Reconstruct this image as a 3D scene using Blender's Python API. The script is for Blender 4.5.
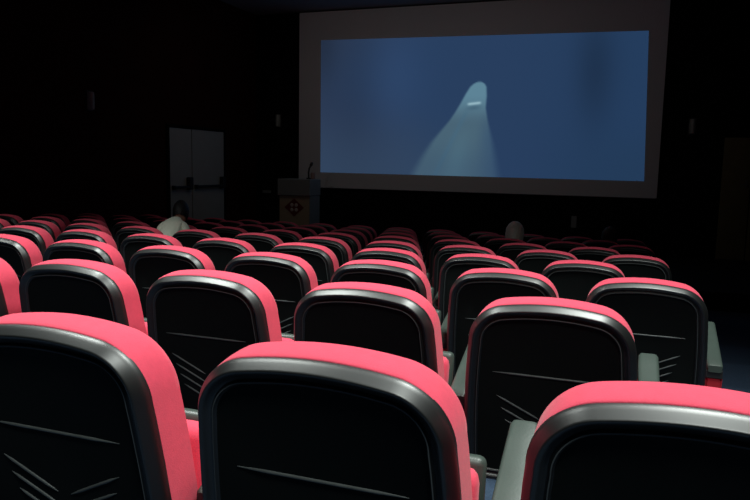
import bpy, bmesh, math, random
from mathutils import Vector, Matrix
random.seed(7)
S = bpy.context.scene
COL = S.collection
for o in list(bpy.data.objects): bpy.data.objects.remove(o)

# ------------------------------------------------------------------ camera
CAM = Vector((2.1190, -0.9330, 0.3112)); YAW, PITCH, ROLL, FPX = -0.34033, -0.12517, 0.01937, 684.96
fw = Vector((math.sin(YAW)*math.cos(PITCH), math.cos(YAW)*math.cos(PITCH), math.sin(PITCH)))
rt = Vector((math.cos(YAW), -math.sin(YAW), 0)); up = rt.cross(fw)
r2 = rt*math.cos(ROLL)+up*math.sin(ROLL); u2 = -rt*math.sin(ROLL)+up*math.cos(ROLL)
cd = bpy.data.cameras.new('camera'); cam = bpy.data.objects.new('camera', cd); COL.objects.link(cam)
m = Matrix((r2, u2, -fw)).transposed().to_4x4(); m.translation = CAM; cam.matrix_world = m
cd.sensor_width = 36; cd.lens = FPX/750*36; cd.clip_start = .02
S.camera = cam

# ------------------------------------------------------------------ world, lights, exposure
w = bpy.data.worlds.new('world'); S.world = w; w.use_nodes = True
w.node_tree.nodes['Background'].inputs[0].default_value = (.02, .02, .025, 1)
w.node_tree.nodes['Background'].inputs[1].default_value = .05
def spot(name, loc, aim, energy, size, blend, radius, col=(1, 1, 1)):
    l = bpy.data.lights.new(name, 'SPOT'); l.energy = energy; l.spot_size = math.radians(size); l.spot_blend = blend
    l.shadow_soft_size = radius; l.color = col
    o = bpy.data.objects.new(name, l); COL.objects.link(o); o.location = loc
    o.rotation_euler = (Vector(aim)-Vector(loc)).to_track_quat('-Z', 'Y').to_euler(); return o
LC = (.93, 1.0, .95)
spot('house_light', (2.7, 1.2, 3.1), (2.4, 1.3, 0), 600, 105, .8, .5, LC)
spot('house_light', (-.4, 1.1, 3.1), (-.4, 1.1, 0), 580, 99, .8, .5, LC)
spot('house_light', (-3.6, 1.3, 3.1), (-3.6, 1.5, 0), 450, 97, .8, .5, LC)
spot('house_light', (2.8, -1.3, 3.1), (1.6, 0, 0), 300, 90, .75, .3, LC)
a_ = bpy.data.lights.new('stage_fill', 'AREA'); a_.energy = 6; a_.shape = 'RECTANGLE'; a_.size = 5; a_.size_y = .8; a_.color = (1, .93, .82)  # unseen warm fill, added to lift door and lectern and offset the blue
o_ = bpy.data.objects.new('stage_fill', a_); COL.objects.link(o_); o_.location = (-1.5, 9.0, 3.15); o_.rotation_euler = (math.radians(25), 0, 0)
spot('projector_light', (-.75, -3.2, 2.9), (-.75, 12.3, 1.0), 45, 36, .35, .06, (.9, .92, 1))
S.view_settings.view_transform = 'Standard'; S.view_settings.look = 'None'
S.view_settings.exposure = 0.0; S.view_settings.gamma = 1.0; S.view_settings.use_curve_mapping = False

# ------------------------------------------------------------------ materials
def mat(name, base, rough=.6, spec=.5, metal=0., noise=None, bump=None, sheen=0.):
    """principled material; noise=(scale, amount) varies the colour, bump=(scale, strength) the surface"""
    mt = bpy.data.materials.new(name); mt.use_nodes = True
    nt = mt.node_tree; b = nt.nodes['Principled BSDF']
    b.inputs['Base Color'].default_value = (*base, 1); b.inputs['Roughness'].default_value = rough
    b.inputs['Specular IOR Level'].default_value = spec; b.inputs['Metallic'].default_value = metal
    b.inputs['Sheen Weight'].default_value = sheen
    tc = nt.nodes.new('ShaderNodeTexCoord')
    if noise:
        n = nt.nodes.new('ShaderNodeTexNoise'); n.inputs['Scale'].default_value = noise[0]; n.inputs['Detail'].default_value = 4
        nt.links.new(tc.outputs['Object'], n.inputs['Vector'])
        r = nt.nodes.new('ShaderNodeMix'); r.data_type = 'RGBA'
        r.inputs[6].default_value = (*[c*(1-noise[1]) for c in base], 1); r.inputs[7].default_value = (*[min(1, c*(1+noise[1])) for c in base], 1)
        nt.links.new(n.outputs['Fac'], r.inputs[0]); nt.links.new(r.outputs[2], b.inputs['Base Color'])
    if bump:
        n = nt.nodes.new('ShaderNodeTexNoise'); n.inputs['Scale'].default_value = bump[0]; n.inputs['Detail'].default_value = 3
        nt.links.new(tc.outputs['Object'], n.inputs['Vector'])
        k = nt.nodes.new('ShaderNodeBump'); k.inputs['Strength'].default_value = bump[1]; k.inputs['Distance'].default_value = .01
        nt.links.new(n.outputs['Fac'], k.inputs['Height']); nt.links.new(k.outputs['Normal'], b.inputs['Normal'])
    return mt
M = dict(
    red=mat('red_velour', (.71, .066, .118), .85, .25, noise=(60, .10), bump=(350, .12), sheen=.12),
    redside=mat('red_side_fabric', (.42, .018, .03), .85, .25, noise=(40, .12), bump=(300, .15)),
    shell=mat('black_plastic', (.005, .006, .0062), .42, 1.0, noise=(8, .2)),
    panel=mat('matte_black_panel', (.004, .0055, .0055), .7, .12, noise=(9, .25)),
    glint=mat('painted_ridge_glint', (.075, .085, .085), .45, .5, noise=(30, .3)),  # thin highlights on ridges and bead crest, painted in as lighter grey
    arm=mat('grey_armrest_plastic', (.046, .064, .055), .42, .5, noise=(14, .14), bump=(200, .04)),
    dark=mat('dark_steel', (.015, .015, .016), .5, .5, noise=(20, .2)),
    wall=mat('dark_wall_cloth', (.034, .008, .005), .95, .1, noise=(3, .3), bump=(80, .2)),
    fwall=mat('black_wall_cloth', (.006, .006, .0065), .95, .1, noise=(3, .3), bump=(80, .2)),
    ceil=mat('ceiling_paint', (.30, .30, .32), .9, .2, noise=(4, .08)),
    carpet=mat('blue_carpet', (.044, .070, .115), .95, .1, noise=(70, .35), bump=(220, .4)),
    stage=mat('dark_stage_boards', (.012, .010, .009), .6, .3, noise=(6, .3)),
    screen=mat('white_screen_vinyl', (.72, .70, .72), .9, .15, noise=(2, .03)),
    door=mat('grey_door_paint', (.42, .41, .36), .6, .4, noise=(5, .06)),
    bdoor=mat('brown_door_veneer', (.20, .17, .08), .55, .4, noise=(6, .2)),
    lectern=mat('lectern_veneer', (.40, .30, .20), .5, .4, noise=(9, .12)),
    lecgrey=mat('lectern_grey_panel', (.22, .23, .22), .5, .4, noise=(7, .08)),
    emblem=mat('dark_red_emblem', (.16, .02, .015), .5, .4, noise=(20, .1)),
    petal=mat('cream_emblem', (.55, .47, .42), .5, .4, noise=(20, .05)),
    lamp=mat('frosted_glass', (.34, .34, .31), .35, .5, noise=(12, .05)),
    plate=mat('grey_plate', (.22, .23, .22), .5, .5, noise=(12, .05)),
    skin=mat('skin', (.42, .24, .16), .55, .4, noise=(25, .08)),
    shirt=mat('cream_shirt', (.86, .88, .74), .9, .2, noise=(30, .06), bump=(60, .2)),
    darkcloth=mat('dark_cloth', (.012, .013, .016), .9, .2, noise=(30, .2), bump=(60, .2)),
    trousers=mat('dark_trousers', (.02, .022, .03), .9, .2, noise=(30, .2)),
    hairdark=mat('dark_hair', (.012, .012, .012), .5, .4, noise=(30, .3), bump=(90, .5)),
    hairblond=mat('blond_hair', (.93, .91, .70), .35, .9, noise=(18, .2), bump=(45, .8), sheen=.8),
    hairgrey=mat('grey_hair', (.05, .06, .052), .6, .4, noise=(30, .3), bump=(90, .5)),
    pink=mat('pale_pink_plastic', (.35, .22, .20), .5, .4, noise=(12, .05)),
)

# ------------------------------------------------------------------ helpers
def link(name, me, parent=None):
    o = bpy.data.objects.new(name, me); COL.objects.link(o)
    if parent: o.parent = parent
    return o
def obj(name, bm, m, parent=None, smooth=False, sharp=None):
    bmesh.ops.recalc_face_normals(bm, faces=bm.faces)
    me = bpy.data.meshes.new(name); bm.to_mesh(me); bm.free()
    if smooth:
        me.polygons.foreach_set('use_smooth', [True]*len(me.polygons))
        if sharp: me.set_sharp_from_angle(angle=math.radians(sharp))
    for q in (m if isinstance(m, (list, tuple)) else [m]): me.materials.append(q)
    return link(name, me, parent)
def tag(o, label=None, cat=None, group=None, kind=None):
    if label: o['label'] = label
    if cat: o['category'] = cat
    if group: o['group'] = group
    if kind: o['kind'] = kind
    return o
def empty(name, loc, label, cat, group=None, rz=0):
    o = link(name, None); o.location = loc; o.rotation_euler.z = rz; o.empty_display_size = .1
    return tag(o, label, cat, group)
def box(bm, x0, x1, y0, y1, z0, z1, bev=0, mi=0, mx=None):
    r = bmesh.ops.create_cube(bm, size=1)
    bmesh.ops.scale(bm, vec=(x1-x0, y1-y0, z1-z0), verts=r['verts'])
    bmesh.ops.translate(bm, vec=((x0+x1)/2, (y0+y1)/2, (z0+z1)/2), verts=r['verts'])
    vs = r['verts']
    if bev:
        es = list({e for v in vs for e in v.link_edges})
        q = bmesh.ops.bevel(bm, geom=es, offset=bev, segments=3, profile=.5, affect='EDGES')
        vs = list({v for f in q['faces'] for v in f.verts} | {v for v in vs if v.is_valid})
    if mx: bmesh.ops.transform(bm, matrix=mx, verts=vs)
    if mi:
        for f in {f for v in vs for f in v.link_faces}: f.material_index = mi
    return vs
def tube(bm, pts, rad, n=8):
    """round bar along a polyline"""
    rings = []
    for i, p in enumerate(pts):
        p = Vector(p); a = Vector(pts[max(i-1, 0)]); b = Vector(pts[min(i+1, len(pts)-1)])
        t = (b-a).normalized(); s = t.orthogonal().normalized() if i == 0 else (s-t*s.dot(t)).normalized()
        c = t.cross(s); r = rad[i] if isinstance(rad, (list, tuple)) else rad
        rings.append([bm.verts.new(p+(s*math.cos(2*math.pi*k/n)+c*math.sin(2*math.pi*k/n))*r) for k in range(n)])
    for A, B in zip(rings, rings[1:]):
        for k in range(n): bm.faces.new((A[k], A[(k+1) % n], B[(k+1) % n], B[k]))
    bm.faces.new(rings[0][::-1]); bm.faces.new(rings[-1])
def loft(bm, loops, cap0=True, cap1=True):
    L = [[bm.verts.new(p) for p in lp] for lp in loops]; n = len(L[0])
    for A, B in zip(L, L[1:]):
        for k in range(n): bm.faces.new((A[k], A[(k+1) % n], B[(k+1) % n], B[k]))
    if cap0: bm.faces.new(L[0][::-1])
    if cap1: bm.faces.new(L[-1])
    return L

# ------------------------------------------------------------------ the setting
RS, RD, SP, HT = .93751, .06487, .56, .98       # row spacing, drop per row, seat spacing, back height
XL, XR, YB, YF, ZC, ZST, YST = -5.45, 4.9, -3.75, 12.5, 3.42, -1.25, 8.8
NROW = 9
zfl = lambda k: -HT-RD*k
def struct(name, bm, m, **k): return tag(obj(name, bm, m, **k), kind='structure')
bm = bmesh.new()                                            # terraced floor
prof = []
for k in range(-4, NROW):
    y0 = RS*k-.24; y1 = RS*(k+1)-.24
    if k == -4: y0 = YB
    if k == NROW-1: y1 = YST+.02
    prof += [(y0, zfl(k)), (y1, zfl(k))]
top = [[bm.verts.new((x, y, z)) for y, z in prof] for x in (XL, XR)]
bot = [[bm.verts.new((x, y, z-.15)) for y, z in prof] for x in (XL, XR)]
for A, B in ((top[0], top[1]), (bot[1], bot[0]), (bot[0], top[0]), (top[1], bot[1])):
    for i in range(len(prof)-1): bm.faces.new((A[i], A[i+1], B[i+1], B[i]))
struct('floor', bm, M['carpet'])
bm = bmesh.new(); box(bm, XL, XR, YST, YF, -2.0, ZST, .015); struct('trim_1', bm, M['stage'])
bm = bmesh.new(); box(bm, XL-.15, XL, YB-.15, YF+.15, -2.0, ZC); struct('wall_left', bm, M['wall'])
bm = bmesh.new(); box(bm, XR, XR+.15, YB-.15, YF+.15, -2.0, ZC); struct('wall_right', bm, M['wall'])
bm = bmesh.new(); box(bm, XL, XR, YF, YF+.15, -2.0, ZC); struct('wall_front', bm, M['fwall'])
bm = bmesh.new(); box(bm, XL, XR, YB-.15, YB, -2.0, ZC); struct('wall_back', bm, M['fwall'])
bm = bmesh.new(); box(bm, XL-.15, XR+.15, YB-.15, YF+.15, ZC, ZC+.15); struct('ceiling', bm, M['ceil'])

# double door with panic bars in the left wall
def leaf(name, y0, y1, z0, z1, parent):
    b = bmesh.new(); box(b, XL+.004, XL+.034, y0, y1, z0, z1, .004); return obj(name, b, M['door'], parent)
D0, D1, DZ = 9.36, 11.13, .88
bm = bmesh.new()
box(bm, XL, XL+.05, D0-.06, D0-.004, ZST, DZ+.06, .006); box(bm, XL, XL+.05, D1+.004, D1+.06, ZST, DZ+.06, .006)
box(bm, XL, XL+.05, D0-.004, D1+.004, DZ+.004, DZ+.06, .006)
d1 = struct('door_1', bm, M['fwall'])
DM = 10.04
for a, b_, hx in ((D0, DM-.012, DM-.13), (DM+.012, D1, D1-.10)):
    lf = leaf('door_leaf', a, b_, ZST+.008, DZ, d1)
    b = bmesh.new(); box(b, XL+.075, XL+.105, a+.05, b_-.05, -.205, -.155, .01)
    for yy in (a+.08, b_-.08): box(b, XL+.03, XL+.10, yy-.03, yy+.03, -.215, -.145, .008)
    obj('panic_bar', b, M['dark'], lf)
    b = bmesh.new(); box(b, XL+.03, XL+.115, hx-.06, hx+.06, -.23, .0, .015); obj('latch_box', b, M['dark'], lf)
# brown door leaf in the front wall
bm = bmesh.new(); box(bm, 3.79, 4.24, YF-.045, YF+.001, ZST, .88, .006); d2 = struct('door_2', bm, M['bdoor'])
b = bmesh.new(); box(b, 4.16, 4.195, YF-.06, YF-.04, .03, .15, .006); tube(b, [(4.177, YF-.05, .08), (4.177, YF-.095, .08), (4.08, YF-.1, .08)], .009)
obj('door_handle', b, M['plate'], d2)
bm = bmesh.new(); box(bm, 4.26, 4.71, YF-.045, YF+.001, ZST, .88, .006); struct('door_3', bm, M['bdoor'])

# ------------------------------------------------------------------ projection screen
SX0, SX1, SZ0, SZ1 = -4.38, 2.755, -.211, 3.395
bm = bmesh.new(); box(bm, SX0, SX1, YF-.075, YF-.02, SZ0, SZ1, .004)
scr = obj('projection_screen', bm, M['screen'])
tag(scr, 'large white projection screen with grey margins showing a white whale in blue water', 'projection screen')
b = bmesh.new(); tube(b, [(SX0+.03, YF-.05, SZ0+.012), (SX1-.03, YF-.05, SZ0+.012)], .022, 10); obj('bottom_bar', b, M['screen'], scr)
# the projected picture: corner points on the screen (x, z)
PC = [(-3.885, 2.825), (2.435, 2.735), (2.525, .092), (-3.87, .112)]          # TL TR BR BL
PXC = [(320, 40), (650, 30), (645, 180), (320.5, 172)]
def lin(c): c /= 255; return c/12.92 if c <= .04045 else ((c+.055)/1.055)**2.4
def bil(q, u, v): return tuple((q[0][i]*(1-u)+q[1][i]*u)*(1-v)+(q[3][i]*(1-u)+q[2][i]*u)*v for i in (0, 1))
def sst(a, b, x): t = min(1, max(0, (x-a)/(b-a))); return t*t*(3-2*t)
def interp(tab, y):
    if y <= tab[0][0]: return tab[0][1]
    for (a, p), (b, q) in zip(tab, tab[1:]):
        if y <= b: return p+(q-p)*(y-a)/(b-a)
    return tab[-1][1]
LEFT = [(81, 478), (83, 474), (86, 470.5), (93, 466), (103, 460.5), (112, 455), (120, 449.5), (130, 441), (141, 432), (155, 423), (173, 413)]
RIGHT = [(81, 482), (83, 485), (86, 486.7), (95, 487), (107, 486), (120, 488), (138, 492), (155, 495), (176, 498)]
def picture(px, py, u, v):
    # water: duller at the left, brighter blue centre and lower right, a dark patch right of centre
    c = [Vector((45, 60, 86)), Vector((40, 62, 94)), Vector((36, 60, 92))]
    base = c[0].lerp(c[1], sst(.02, .42, u+.06*math.sin(5*v)+.04*math.sin(9*u+3*v))).lerp(c[2], sst(.55, 1, u))
    base *= 1-.17*math.exp(-((u-.86)/.055)**2-((v-.25)/.38)**2)
    base *= 1+.10*math.exp(-((u-.25)/.10)**2-((v-.30)/.4)**2)
    base *= 1-.08*math.exp(-((u-.12)/.1)**2)
    base = base.lerp(Vector((34, 57, 84)), .6*sst(.5, 1, v)*sst(.6, 1, u))
    base = base.lerp(Vector((52, 72, 96)), .55*sst(.45, 1, v)*(1-sst(.3, .6, u)))
    base *= 1-.22*math.exp(-(u/.06)**2-(v/.35)**2)
    if py > 79:
        l, r = interp(LEFT, py), interp(RIGHT, py); e = 1.2+5*sst(110, 172, py)
        a = sst(l-e, l+e, px)*(1-sst(r-e, r+e, px))*sst(79.5, 82.5, py)
        t = (px-l)/max(r-l, 1)
        body = Vector((98, 138, 158)).lerp(Vector((76, 104, 122)), sst(92, 125, py))
        body = body.lerp(Vector((84, 118, 134)), .8*math.exp(-((t-.48)/.17)**2)*sst(118, 160, py))
        body = body.lerp(Vector((58, 86, 116)), .7*sst(.68, 1, t)*sst(105, 140, py))
        body = body.lerp(Vector((72, 108, 132)), .5*math.exp(-((px-(470-(py-104)*.5))/2.5)**2)*sst(106, 116, py))
        body = body.lerp(Vector((66, 96, 116)), .6*math.exp(-((py-107-(px-474)*-.12)/2.2)**2)*math.exp(-((px-474)/7)**2))
        mouth = math.exp(-((py-(103.2-.12*(px-470)))/1.3)**2)*sst(466, 470, px)*(1-sst(479, 483, px))
        body = body.lerp(Vector((180, 215, 225)), .8*mouth)
        base = base.lerp(body*.95, a*(1-.25*sst(130, 172, py)))
    return [lin(q) for q in base]
def film(q):
    # picture pixel of a screen point: the projective map between the two sets of corners
    g = HM @ Vector((q[0], q[1], 1)); return g.x/g.z, g.y/g.z
(x0, y0), (x1, y1), (x2, y2), (x3, y3) = PXC
dx1, dx2, dy1, dy2, sx_, sy_ = x1-x2, x3-x2, y1-y2, y3-y2, x0-x1+x2-x3, y0-y1+y2-y3
de = dx1*dy2-dx2*dy1; g_ = (sx_*dy2-dx2*sy_)/de; h_ = (dx1*sy_-sx_*dy1)/de
HM = Matrix(((x1-x0+g_*x1, x3-x0+h_*x3, x0), (y1-y0+g_*y1, y3-y0+h_*y3, y0), (g_, h_, 1)))
NU, NV = 300, 136
verts, cols, faces = [], [], []
for j in range(NV+1):
    for i in range(NU+1):
        u, v = i/NU, j/NV; x, z = bil(PC, u, v); px, py = film((u, v)); px -= 2.5
        verts.append((x, YF-.0765, z)); cols += [*picture(px, py, u, v), 1]
for j in range(NV):
    for i in range(NU):
        k = j*(NU+1)+i; faces.append((k, k+NU+1, k+NU+2, k+1))
me = bpy.data.meshes.new('projected_picture'); me.from_pydata(verts, [], faces)
at = me.color_attributes.new('film', 'FLOAT_COLOR', 'POINT'); at.data.foreach_set('color', cols)
mt = bpy.data.materials.new('projected_film'); mt.use_nodes = True; nt = mt.node_tree
for n in list(nt.nodes): nt.nodes.remove(n)
an = nt.nodes.new('ShaderNodeAttribute'); an.attribute_name = 'film'; em = nt.nodes.new('ShaderNodeEmission'); on = nt.nodes.new('ShaderNodeOutputMaterial')
nt.links.new(an.outputs['Color'], em.inputs['Color']); nt.links.new(em.outputs[0], on.inputs[0])
me.materials.append(mt)
tag(link('projected_picture', me, scr), 'blue underwater film picture with a pale whale rising head first')

# ------------------------------------------------------------------ auditorium seats
TILT = .165
def base_outline():
    """half outline from the bottom right, over the top, to the bottom left: (x, z) below the top edge"""
    R, hw = .115, .2285; pts = [(.240, -.57), (.2415, -.48), (.2418, -.40), (.2405, -.32), (.2378, -.25), (.2340, -.19), (.2315, -.155)]
    cx = hw-R; x1 = cx+R*math.cos(math.radians(80)); c = x1*math.tan(math.radians(10))/2; cz = -c-R*math.sin(math.radians(80))
    for i in range(15):
        a = math.radians(i*80/14); pts.append((cx+R*math.cos(a), cz+R*math.sin(a)))
    pts += [(x1*t, -c*t*t) for t in (.85, .7, .55, .4, .27, .13, 0)]
    return pts+[(-x, z) for x, z in pts[-2::-1]]
OUT = base_outline()
def inset(d, bottom=None):
    """the outline moved inwards by d (its bottom edge too)"""
    n = len(OUT); res = []
    for i, (x, z) in enumerate(OUT):
        a = OUT[i-1] if i else OUT[0]; b = OUT[i+1] if i < n-1 else OUT[-1]
        t = Vector((b[0]-a[0], b[1]-a[1])).normalized(); res.append([x-t.y*d, z+t.x*-d if False else z-(-t.x)*d])
    zb = -.57+d
    res[0][1] = zb; res[-1][1] = zb
    return [(x, max(z, zb)) for x, z in res]
def loop(d, y): return [(x, y-z*TILT, HT+z) for x, z in inset(d)]
def seat_parts():
    P = {}
    # back shell: recessed panel, fine bead, then a broad rounded rim
    bm = bmesh.new()
    prof = [(.0460, .0190), (.0430, .0175), (.0412, .0130), (.0395, .0108), (.0375, .0112), (.0355, .0150), (.0330, .0170), (.0280, .0150), (.0240, .0085)]
    prof += [(.0205, .0040), (.0175, .0030), (.0155, .0038), (.0138, .0062), (.0100, .0118), (.0055, .0185), (.0025, .0235), (.0008, .0280), (.0, .033), (.0, .038), (.012, .040)]
    loft(bm, [loop(d, y) for d, y in prof])
    no = len(OUT)
    bm.verts.index_update()
    for f in bm.faces:
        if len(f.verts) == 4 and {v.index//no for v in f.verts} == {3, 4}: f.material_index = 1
        elif min(v.index//no for v in f.verts) == 0 and max(v.index//no for v in f.verts) <= 1: f.material_index = 2
    nf = len(bm.faces)
    def ridge(x0, z0, x1, z1, r=.0032):
        n = 6; ps = []
        for i in range(n+1):
            t = i/n; x, z = x0+(x1-x0)*t, z0+(z1-z0)*t; ps.append((x, .0185-z*TILT, HT+z))
        tube(bm, ps, [r*.25]+[r]*(n-1)+[r*.25], 8)
    ridge(-.155, -.212, .155, -.212)
    for k in range(4):
        z = -.285-.037*k; x = .142-.012*k
        for s in (-1, 1): ridge(s*x, z, s*.016, z-.062*(x-.016)/.126)
    bm.faces.ensure_lookup_table()
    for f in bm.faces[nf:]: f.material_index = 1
    P['back_shell'] = obj('back_shell', bm, [M['shell'], M['glint'], M['panel']], smooth=True, sharp=50)
    # velour pad wrapped over the front of the shell
    bm = bmesh.new()
    prof = [(.010, .032), (.000, .0325), (-.0025, .035), (-.0048, .041), (-.0070, .050), (-.0092, .064), (-.0108, .082), (-.0108, .096), (-.008, .111), (-.002, .123), (.016, .132), (.043, .139), (.09, .144)]
    def pad(d, y):                          # the pad swells over the top edge but stays flush with the sides
        return [(x, y-z*TILT, HT+z) for (x, _), (_, z) in zip(inset(max(d, 0)+.003), inset(d))]
    loft(bm, [pad(d, y) for d, y in prof])
    P['back_cushion'] = obj('back_cushion', bm, M['red'], smooth=True, sharp=60)
    # tipped-up seat: pad facing the back, black pan behind it
    mx = Matrix.Translation((0, .245, .478)) @ Matrix.Rotation(math.radians(-9), 4, 'X')
    dn = Matrix.Translation((0, .235, .395)) @ Matrix.Rotation(math.radians(-86), 4, 'X')
    bm = bmesh.new(); box(bm, -.225, .225, -.045, .03, 0, .33, .028, 0, dn); P['down_cushion'] = obj('seat_cushion', bm, M['red'], smooth=True, sharp=60)
    bm = bmesh.new(); box(bm, -.228, .228, .03, .072, -.01, .34, .016, 0, dn); P['down_pan'] = obj('seat_pan', bm, M['arm'], smooth=True, sharp=60)
    bm = bmesh.new(); box(bm, -.225, .225, -.045, .03, 0, .255, .028, 0, mx); P['seat_cushion'] = obj('seat_cushion', bm, M['red'], smooth=True, sharp=60)
    bm = bmesh.new(); box(bm, -.228, .228, .03, .072, -.01, .265, .016, 0, mx); P['seat_pan'] = obj('seat_pan', bm, M['arm'], smooth=True, sharp=60)
    return P
def arm_parts(sx):
    P = {}; x = sx*SP/2; bm = bmesh.new()
    # armrest: slim top rising to the front, rounded ends
    sec = []
    for y, z, hw, th in ((.150, -.332, .025, .028), (.156, -.328, .0285, .032), (.22, -.309, .0295, .034), (.33, -.277, .031, .036), (.44, -.246, .032, .036), (.485, -.226, .031, .036), (.495, -.224, .027, .030)):
        lp = []
        for i in range(12):
            a = 2*math.pi*(i+.5)/12; cx, sz = math.cos(a), math.sin(a)
            lp.append((x+hw*math.copysign(abs(cx)**.35, cx), y, HT+z-th/2+th/2*math.copysign(abs(sz)**.35, sz)))
        sec.append(lp)
    loft(bm, sec); P['armrest'] = obj('armrest', bm, M['arm'], smooth=True, sharp=50)
    bm = bmesh.new(); n = []
    for y, zt in ((.158, -.380), (.22, -.361), (.33, -.329), (.465, -.290)):
        n.append([(x-.031, y, .0), (x+.031, y, .0), (x+.031, y, HT+zt), (x-.031, y, HT+zt)])
    loft(bm, n); bmesh.ops.recalc_face_normals(bm, faces=bm.faces)
    bmesh.ops.bevel(bm, geom=[e for e in bm.edges if e.calc_face_angle(0) > .9], offset=.008, segments=2, affect='EDGES')
    P['side_panel'] = obj('side_panel', bm, M['redside'], smooth=True, sharp=50)
    bm = bmesh.new()
    n = []
    for y, z0, z1 in ((.154, -.384, -.356), (.33, -.332, -.304), (.470, -.294, -.262)):
        n.append([(x-.030, y, HT+z0), (x+.030, y, HT+z0), (x+.030, y, HT+z1), (x-.030, y, HT+z1)])
    loft(bm, n); P['armrest_bracket'] = obj('armrest_bracket', bm, M['dark'])
    bm = bmesh.new(); box(bm, x-.026 if sx < 0 else x-.05, x+.05 if sx < 0 else x+.026, .16, .42, .40, .43, .006); P['seat_hinge'] = obj('seat_hinge', bm, M['dark'])
    return P
ORD = ['', 'first', 'second', 'third', 'fourth', 'fifth', 'sixth', 'seventh', 'eighth', 'ninth', 'tenth', 'eleventh', 'twelfth', 'thirteenth', 'fourteenth', 'fifteenth', 'sixteenth']
def proj(p):
    d = Vector(p)-CAM; z = d.dot(fw)
    return (375+FPX*d.dot(r2)/z, 250-FPX*d.dot(u2)/z) if z > .05 else None
def in_view(x, y, z):
    q = [proj((x+a, y+b, z+c)) for a in (-.27, .27) for b in (0, .5) for c in (.5, HT)]
    q = [v for v in q if v]
    return q and min(v[0] for v in q) < 752 and max(v[0] for v in q) > -2 and min(v[1] for v in q) < 502
BODY, RARM, LARM = seat_parts(), arm_parts(1), arm_parts(-1)
PROTO = [*BODY.items(), *RARM.items()]
U_MIN = -8.6
SAT = {(4, -3), (6, 2), (7, 3.5)}                        # the three seats people sit in
for k in range(NROW):
    off = 0 if k % 2 == 0 else .5
    for n in range(1, 14):
        u = 4-off-(n-1)
        x, y, z = SP*u, RS*k, zfl(k)
        if u < U_MIN or not in_view(x, y, z): continue
        row = 'nearest row' if k == 0 else ORD[k+1]+'-nearest row'
        place = 'at the right end of the' if n == 1 else ORD[n]+' from the right end of the'
        r = empty('auditorium_seat', (x, y, z), 'red and black auditorium seat, %s %s' % (place, row), 'seat', 'auditorium seats in the %s row' % ('nearest' if k == 0 else ORD[k+1]))
        parts = PROTO+(list(LARM.items()) if u-1 < U_MIN else [])
        drop = ('seat_cushion', 'seat_pan') if (k, u) in SAT else ('down_cushion', 'down_pan')
        for nm, src in parts:
            if nm in drop: continue
            nm = nm.replace('down_', 'seat_')
            c = src.copy(); c.name = nm; COL.objects.link(c); c.parent = r
for d in (BODY, RARM, LARM):
    for o in d.values(): bpy.data.objects.remove(o)

# ------------------------------------------------------------------ lectern with microphone on the stage
LX, LY = -3.62, 10.9
lec = empty('lectern', (LX, LY, ZST), 'pale wooden lectern with a dark red diamond emblem, left of the screen', 'lectern')
b = bmesh.new(); box(b, -.31, .31, -.22, .22, .03, .94, .008); obj('body', b, M['lectern'], lec)
b = bmesh.new(); box(b, -.33, .33, -.25, .25, 0, .03, .006); obj('base', b, M['dark'], lec)
b = bmesh.new(); box(b, -.335, .335, -.255, .24, .94, 1.25, .012); obj('top_cabinet', b, M['lecgrey'], lec)
b = bmesh.new(); box(b, .311, .325, -.225, .225, .03, .94, .006); obj('side_wing', b, M['lecgrey'], lec)
b = bmesh.new()
vs = [b.verts.new(p) for p in ((-.20, -.2195, .72), (0, -.2195, .55), (.20, -.2195, .72), (0, -.2195, .89))]
f = b.faces.new(vs); q = bmesh.ops.extrude_face_region(b, geom=[f]); bmesh.ops.translate(b, vec=(0, -.006, 0), verts=[v for v in q['geom'] if isinstance(v, bmesh.types.BMVert)])
emb = obj('emblem', b, M['emblem'], lec)
b = bmesh.new()
for sx in (-1, 1):
    for sz in (-1, 1):
        q = bmesh.ops.create_uvsphere(b, u_segments=14, v_segments=8, radius=.036)
        bmesh.ops.scale(b, vec=(1.0, .18, 1.0), verts=q['verts']); bmesh.ops.translate(b, vec=(sx*.045, -.2255, .72+sz*.045), verts=q['verts'])
tag(obj('emblem_petals', b, M['petal'], emb, smooth=True), 'four round cream petals')
mic = empty('microphone', (LX+.17, LY+.05, ZST+1.25), 'black gooseneck microphone standing on the lectern top', 'microphone')
b = bmesh.new(); tube(b, [(0, 0, 0), (0, 0, .025)], .045, 16); obj('base', b, M['dark'], mic)
b = bmesh.new(); tube(b, [(0, 0, .02), (-.005, .0, .12), (.0, .02, .2), (.015, .05, .25)], .018, 8); obj('gooseneck', b, M['dark'], mic)
b = bmesh.new(); tube(b, [(.012, .045, .235), (.018, .06, .262), (.026, .08, .30), (.03, .09, .315)], [.016, .028, .028, .012], 12); obj('capsule', b, M['dark'], mic, smooth=True)
b = bmesh.new(); tube(b, [(0, 0, 0), (0, 0, .005), (0, 0, .10), (0, 0, .12), (0, 0, .13)], [.035, .042, .046, .04, .015], 14)
o = obj('drinking_cup', b, M['pink'], smooth=True, sharp=50); o.location = (LX+.27, LY+.02, ZST+1.25)
tag(o, 'small pale pink cup on the lectern top beside the microphone', 'cup')

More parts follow.
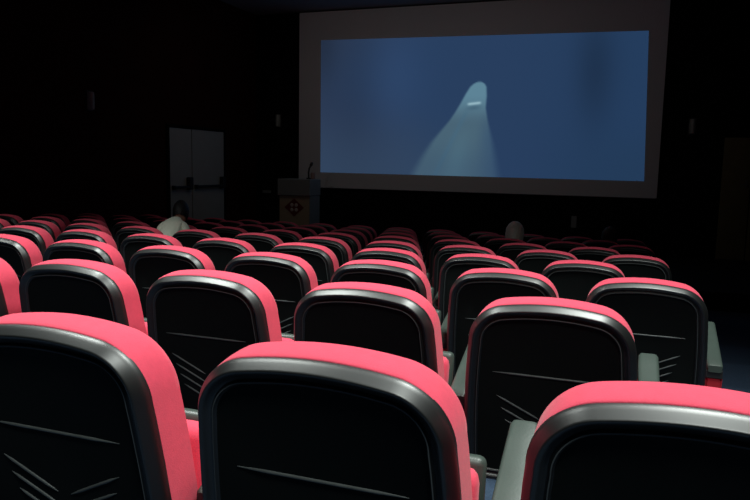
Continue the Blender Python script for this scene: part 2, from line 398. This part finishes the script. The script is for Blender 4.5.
# ------------------------------------------------------------------ wall fittings
def sconce(loc, rz, label):
    r = empty('wall_sconce', loc, label, 'wall light', 'wall sconces', rz)      # local -y points into the room
    b = bmesh.new(); box(b, -.07, .07, -.02, 0, -.15, .15, .008); obj('back_plate', b, M['dark'], r)
    b = bmesh.new(); lp = []
    for z, s in ((-.13, .75), (-.12, .95), (0, 1), (.12, .95), (.13, .75)):
        lp.append([(.055*s*math.cos(a), -.02-.075*s*math.sin(a), z) for a in [math.pi*i/10 for i in range(11)]])
    loft(b, lp); obj('glass_shade', b, M['lamp'], r, smooth=True, sharp=50)
    return r
sconce((XL, 7.47, 1.165), math.pi/2, 'unlit wall sconce on the left wall, before the double door')
sconce((-4.90, YF, 1.19), 0, 'unlit wall sconce on the front wall between left corner and screen')
sconce((3.26, YF, 1.07), 0, 'unlit wall sconce on the front wall right of the screen')
def plate(name, x, z, w_, h, label, cat):
    b = bmesh.new(); box(b, x-w_/2, x+w_/2, YF-.03, YF, z-h/2, z+h/2, .006)
    tag(obj(name, b, M['plate']), label, cat)
plate('wall_plate', -5.18, -.343, .20, .06, 'small horizontal grey plate on front wall left of the lectern', 'wall plate')
plate('socket_box', 1.34, -.706, .10, .22, 'small upright grey box low on the black wall below the screen', 'socket box')

# ------------------------------------------------------------------ people
def skin_mesh(name, pts, edges):
    """pts: (x,y,z,r); grows a smooth tapered surface along the edges and returns its mesh"""
    me = bpy.data.meshes.new(name); me.from_pydata([p[:3] for p in pts], edges, [])
    o = bpy.data.objects.new(name, me); COL.objects.link(o)
    md = o.modifiers.new('skin', 'SKIN'); sv = me.skin_vertices[0].data if me.skin_vertices else None
    if sv is None:
        b = bmesh.new(); b.from_mesh(me); b.verts.layers.skin.verify(); b.to_mesh(me); b.free(); sv = me.skin_vertices[0].data
    for i, p in enumerate(pts):
        sv[i].radius = (p[3], p[3]) if len(p) == 4 else (p[3], p[4]); sv[i].use_root = (i == 0)
    s = o.modifiers.new('sub', 'SUBSURF'); s.levels = s.render_levels = 2
    dg = bpy.context.evaluated_depsgraph_get(); dg.update()
    res = bpy.data.meshes.new_from_object(o.evaluated_get(dg)); bpy.data.objects.remove(o)
    return res
def biggest(b):
    """keep only the largest connected piece"""
    left = set(b.verts); best = set()
    while left:
        st = [left.pop()]; isl = set(st)
        while st:
            for e in st.pop().link_edges:
                for v in e.verts:
                    if v in left: left.discard(v); isl.add(v); st.append(v)
        if len(isl) > len(best): best = isl
    bmesh.ops.delete(b, geom=[v for v in b.verts if v not in best], context='VERTS')
def head_bm(b, c, rx, tilt):
    """a head with brow, nose, mouth, chin and ears, looking along +y"""
    mx = Matrix.Translation(c) @ Matrix.Rotation(tilt[2], 4, 'Z') @ Matrix.Rotation(tilt[0], 4, 'X') @ Matrix.Rotation(tilt[1], 4, 'Y')
    q = bmesh.ops.create_uvsphere(b, u_segments=40, v_segments=28, radius=1)['verts']
    for v in q:
        x, y, z = v.co; n = v.co.copy()
        X, Y, Z = x*.076, y*.096, z*.115
        if z < 0: X *= 1-.28*z*z; Y *= 1-.10*z*z if y > 0 else 1-.30*z*z
        if y > 0:
            f = max(0, y)
            Y += .022*f*math.exp(-(x/.16)**2-((z+.16)/.20)**2)            # nose
            Y -= .010*f*(math.exp(-((x-.36)/.16)**2-((z-.06)/.11)**2)+math.exp(-((x+.36)/.16)**2-((z-.06)/.11)**2))   # eye sockets
            Y += .006*f*math.exp(-(x/.30)**2-((z+.50)/.05)**2)+.006*f*math.exp(-(x/.28)**2-((z+.60)/.05)**2)         # lips
            Y += .012*f*math.exp(-(x/.30)**2-((z+.88)/.16)**2)            # chin
        v.co = (X, Y, Z)
    for s in (-1, 1):
        e = bmesh.ops.create_uvsphere(b, u_segments=14, v_segments=10, radius=1)['verts']
        for v in e: v.co = (s*.077+v.co.x*.010+s*.006*max(0, -v.co.y), v.co.y*.019-.006, v.co.z*.032-.006)
        q = q+e
    bmesh.ops.transform(b, matrix=mx, verts=q); return mx
def person(loc, lean, top, hair, label, long_hair=False, turn=0., hand_out=False, wide=1.0, sit=.46):
    """a seated figure facing +y; loc is the floor point below the hips"""
    r = empty('person', loc, label, 'person'); r.rotation_euler.z = turn; r.scale.x = wide
    sl, cl = math.sin(lean), math.cos(lean)
    T = lambda x, h, f=0: (x, h*sl+f*cl, sit+.09+h*cl-f*sl)               # point on the leaning trunk, h above the hips
    pts, ed = [], []
    def add(p, *rr):
        pts.append((*p, *rr)); return len(pts)-1
    pel = add(T(0, 0), .13, .105); sp1 = add(T(0, .18), .115, .095); ch = add(T(0, .36), .125, .095); nb = add(T(0, .475), .085, .075); nk = add(T(0, .545, .015), .052, .052); nt_ = add(T(0, .62, .03), .052, .055)
    ed += [(pel, sp1), (sp1, ch), (ch, nb), (nb, nk), (nk, nt_)]
    hands = []
    for s in (-1, 1):
        sh = add(T(s*.130, .43), .054, .052); el = add((s*.195, T(0, .43)[1]*.8, max(T(0, .43)[2]-.26, sit+.15)), .042, .042)
        wr = add((s*.15, pts[el][1]+.11, max(pts[el][2]-.19, sit+.19)), .027, .027); pm = add((s*.135, pts[wr][1]+.06, pts[wr][2]-.035), .036, .02)
        ed += [(nb, sh), (sh, el), (el, wr), (wr, pm)]; hands.append((s, pm))
        hp = add((s*.09, .03, sit+.085), .095, .09); kn = add((s*.14, .40, sit+.06), .06, .06); an_ = add((s*.14, .31, .09), .038, .038); he = add((s*.14, .29, .045), .035, .035); to = add((s*.15, .45, .03), .035, .028)
        ed += [(pel, hp), (hp, kn), (kn, an_), (an_, he), (an_, to)]
    me = skin_mesh('person_body', pts, ed)
    b = bmesh.new(); b.from_mesh(me)
    hc = T(0, .72, .055)
    hm = head_bm(b, Vector(hc), .08, (-lean*.5, 0, 0))
    for s, pm in hands:                                                    # five unequal bent fingers on each hand
        px, py, pz = pts[pm][:3]
        for i, (dx, ln) in enumerate(((-.026, .062), (-.009, .074), (.009, .078), (.026, .070))):
            x = px+s*dx*-1
            tube(b, [(x, py-.01, pz), (x, py+.03, pz+.002), (x, py+.03+ln*.5, pz-.006), (x, py+.03+ln*.85, pz-.03), (x, py+.03+ln*.92, pz-.042)], [.010, .0095, .009, .008, .005], 8)
        tube(b, [(px-s*.02, py-.02, pz), (px-s*.045, py+.01, pz-.004), (px-s*.056, py+.035, pz-.012), (px-s*.054, py+.055, pz-.02)], [.012, .011, .0095, .006], 8)
    body = obj('body', b, M['skin'], r, smooth=True)
    rm = body.modifiers.new('remesh', 'REMESH'); rm.mode = 'VOXEL'; rm.voxel_size = .007; rm.use_smooth_shade = True
    dg = bpy.context.evaluated_depsgraph_get(); dg.update()
    whole = bpy.data.meshes.new_from_object(body.evaluated_get(dg)); body.modifiers.clear()
    b = bmesh.new(); b.from_mesh(whole); biggest(b); b.to_mesh(whole); b.free(); body.data = whole
    # clothes: shells just outside the body, chosen by the nearest bone, ending at neck, wrists, waist and ankles
    skin = body.data
    arms = {6, 7, 8, 15, 16, 17}; legs = {10, 11, 12, 19, 20, 21}
    top_e = {(a, c) for a, c in ed if {a, c} <= {0, 1, 2, 3} | arms}; leg_e = {(a, c) for a, c in ed if {a, c} <= {0} | legs}
    V = [Vector(p[:3]) for p in pts]; hp_ = Vector(hc)
    def part_of(p):
        best, d0 = None, 9
        for a, c in ed:
            t = max(0, min(1, (p-V[a]).dot(V[c]-V[a])/(V[c]-V[a]).length_squared)); d = (p-V[a].lerp(V[c], t)).length/(pts[a][3]*(1-t)+pts[c][3]*t)
            if d < d0: best, d0 = (a, c), d
        if (p-hp_).length < .13: return None
        return 'shirt' if best in top_e else 'trousers' if best in leg_e else None
    own = [part_of(v.co) for v in skin.vertices]
    for nm, m_, g in (('shirt', top, .012), ('trousers', M['trousers'], .009)):
        bb = bmesh.new(); mp = {}
        for i, v in enumerate(skin.vertices):
            if own[i] == nm: mp[i] = (bb.verts.new(v.co+v.normal*.003), bb.verts.new(v.co+v.normal*g))
        cnt = {}
        fs = [list(p.vertices) for p in skin.polygons if all(q in mp for q in p.vertices)]
        for f in fs:
            bb.faces.new([mp[q][1] for q in f]); bb.faces.new([mp[q][0] for q in reversed(f)])
            for a, c in zip(f, f[1:]+f[:1]): cnt[(a, c)] = cnt.get((a, c), 0)+1
        for a, c in cnt:
            if (c, a) not in cnt: bb.faces.new((mp[a][0], mp[c][0], mp[c][1], mp[a][1]))
        bmesh.ops.delete(bb, geom=[v for v in bb.verts if not v.link_faces], context='VERTS')
        biggest(bb); obj(nm, bb, m_, r, smooth=True)
    for s, j in ((-1, 13), (1, 22)):
        bb = bmesh.new(); x = s*.145
        loft(bb, [[(x+.045*math.cos(a)*k2, .37+.14*math.sin(a)*k2, z) for a in [2*math.pi*i/16 for i in range(16)]] for z, k2 in ((.0, 1), (.03, 1.02), (.06, .9), (.085, .6))])
        obj('shoe', bb, M['dark'], r, smooth=True, sharp=60)
    # hair cap over the skull, opened at the face
    b = bmesh.new(); q = bmesh.ops.create_uvsphere(b, u_segments=48, v_segments=32, radius=1)['verts']
    for v in q:
        x, y, z = v.co; a = math.atan2(x, y)
        k2 = 1+.03*math.sin(a*17+z*4)+.02*math.sin(a*29-z*7)
        X, Y, Z = x*.088*k2, y*.106*k2-.008, z*.124+.006
        if long_hair and y < .45:
            X *= 1.08+.08*max(0, -z); Y *= 1.05; Z = Z if z > 0 else z*.18
        if y > .1 and z < .55-.45*(1-y): Y = min(Y, .055+.0*z); Y *= .8 if z < .1 else 1
        v.co = (X, Y, Z)
    kill = [v for v in q if (not long_hair and v.co.z < -.055)]
    bmesh.ops.delete(b, geom=kill, context='VERTS')
    bmesh.ops.transform(b, matrix=hm, verts=b.verts)
    obj('hair', b, hair, r, smooth=True)
    return r
person((-1.67, 4.12, zfl(4)), math.radians(54), M['shirt'], M['hairdark'], 'dark-haired person in a cream shirt leaning forward between the seats on the left', turn=.35, sit=.57, wide=.82)
person((1.09, 5.89, zfl(6)), math.radians(46), M['darkcloth'], M['hairblond'], 'blond-haired person sitting low, head showing over a seat below the screen', long_hair=True, sit=.42)
person((2.04, 6.83, zfl(7)), math.radians(46), M['darkcloth'], M['hairgrey'], 'dark grey-haired person near the right aisle, dim head above a far seat', sit=.40)
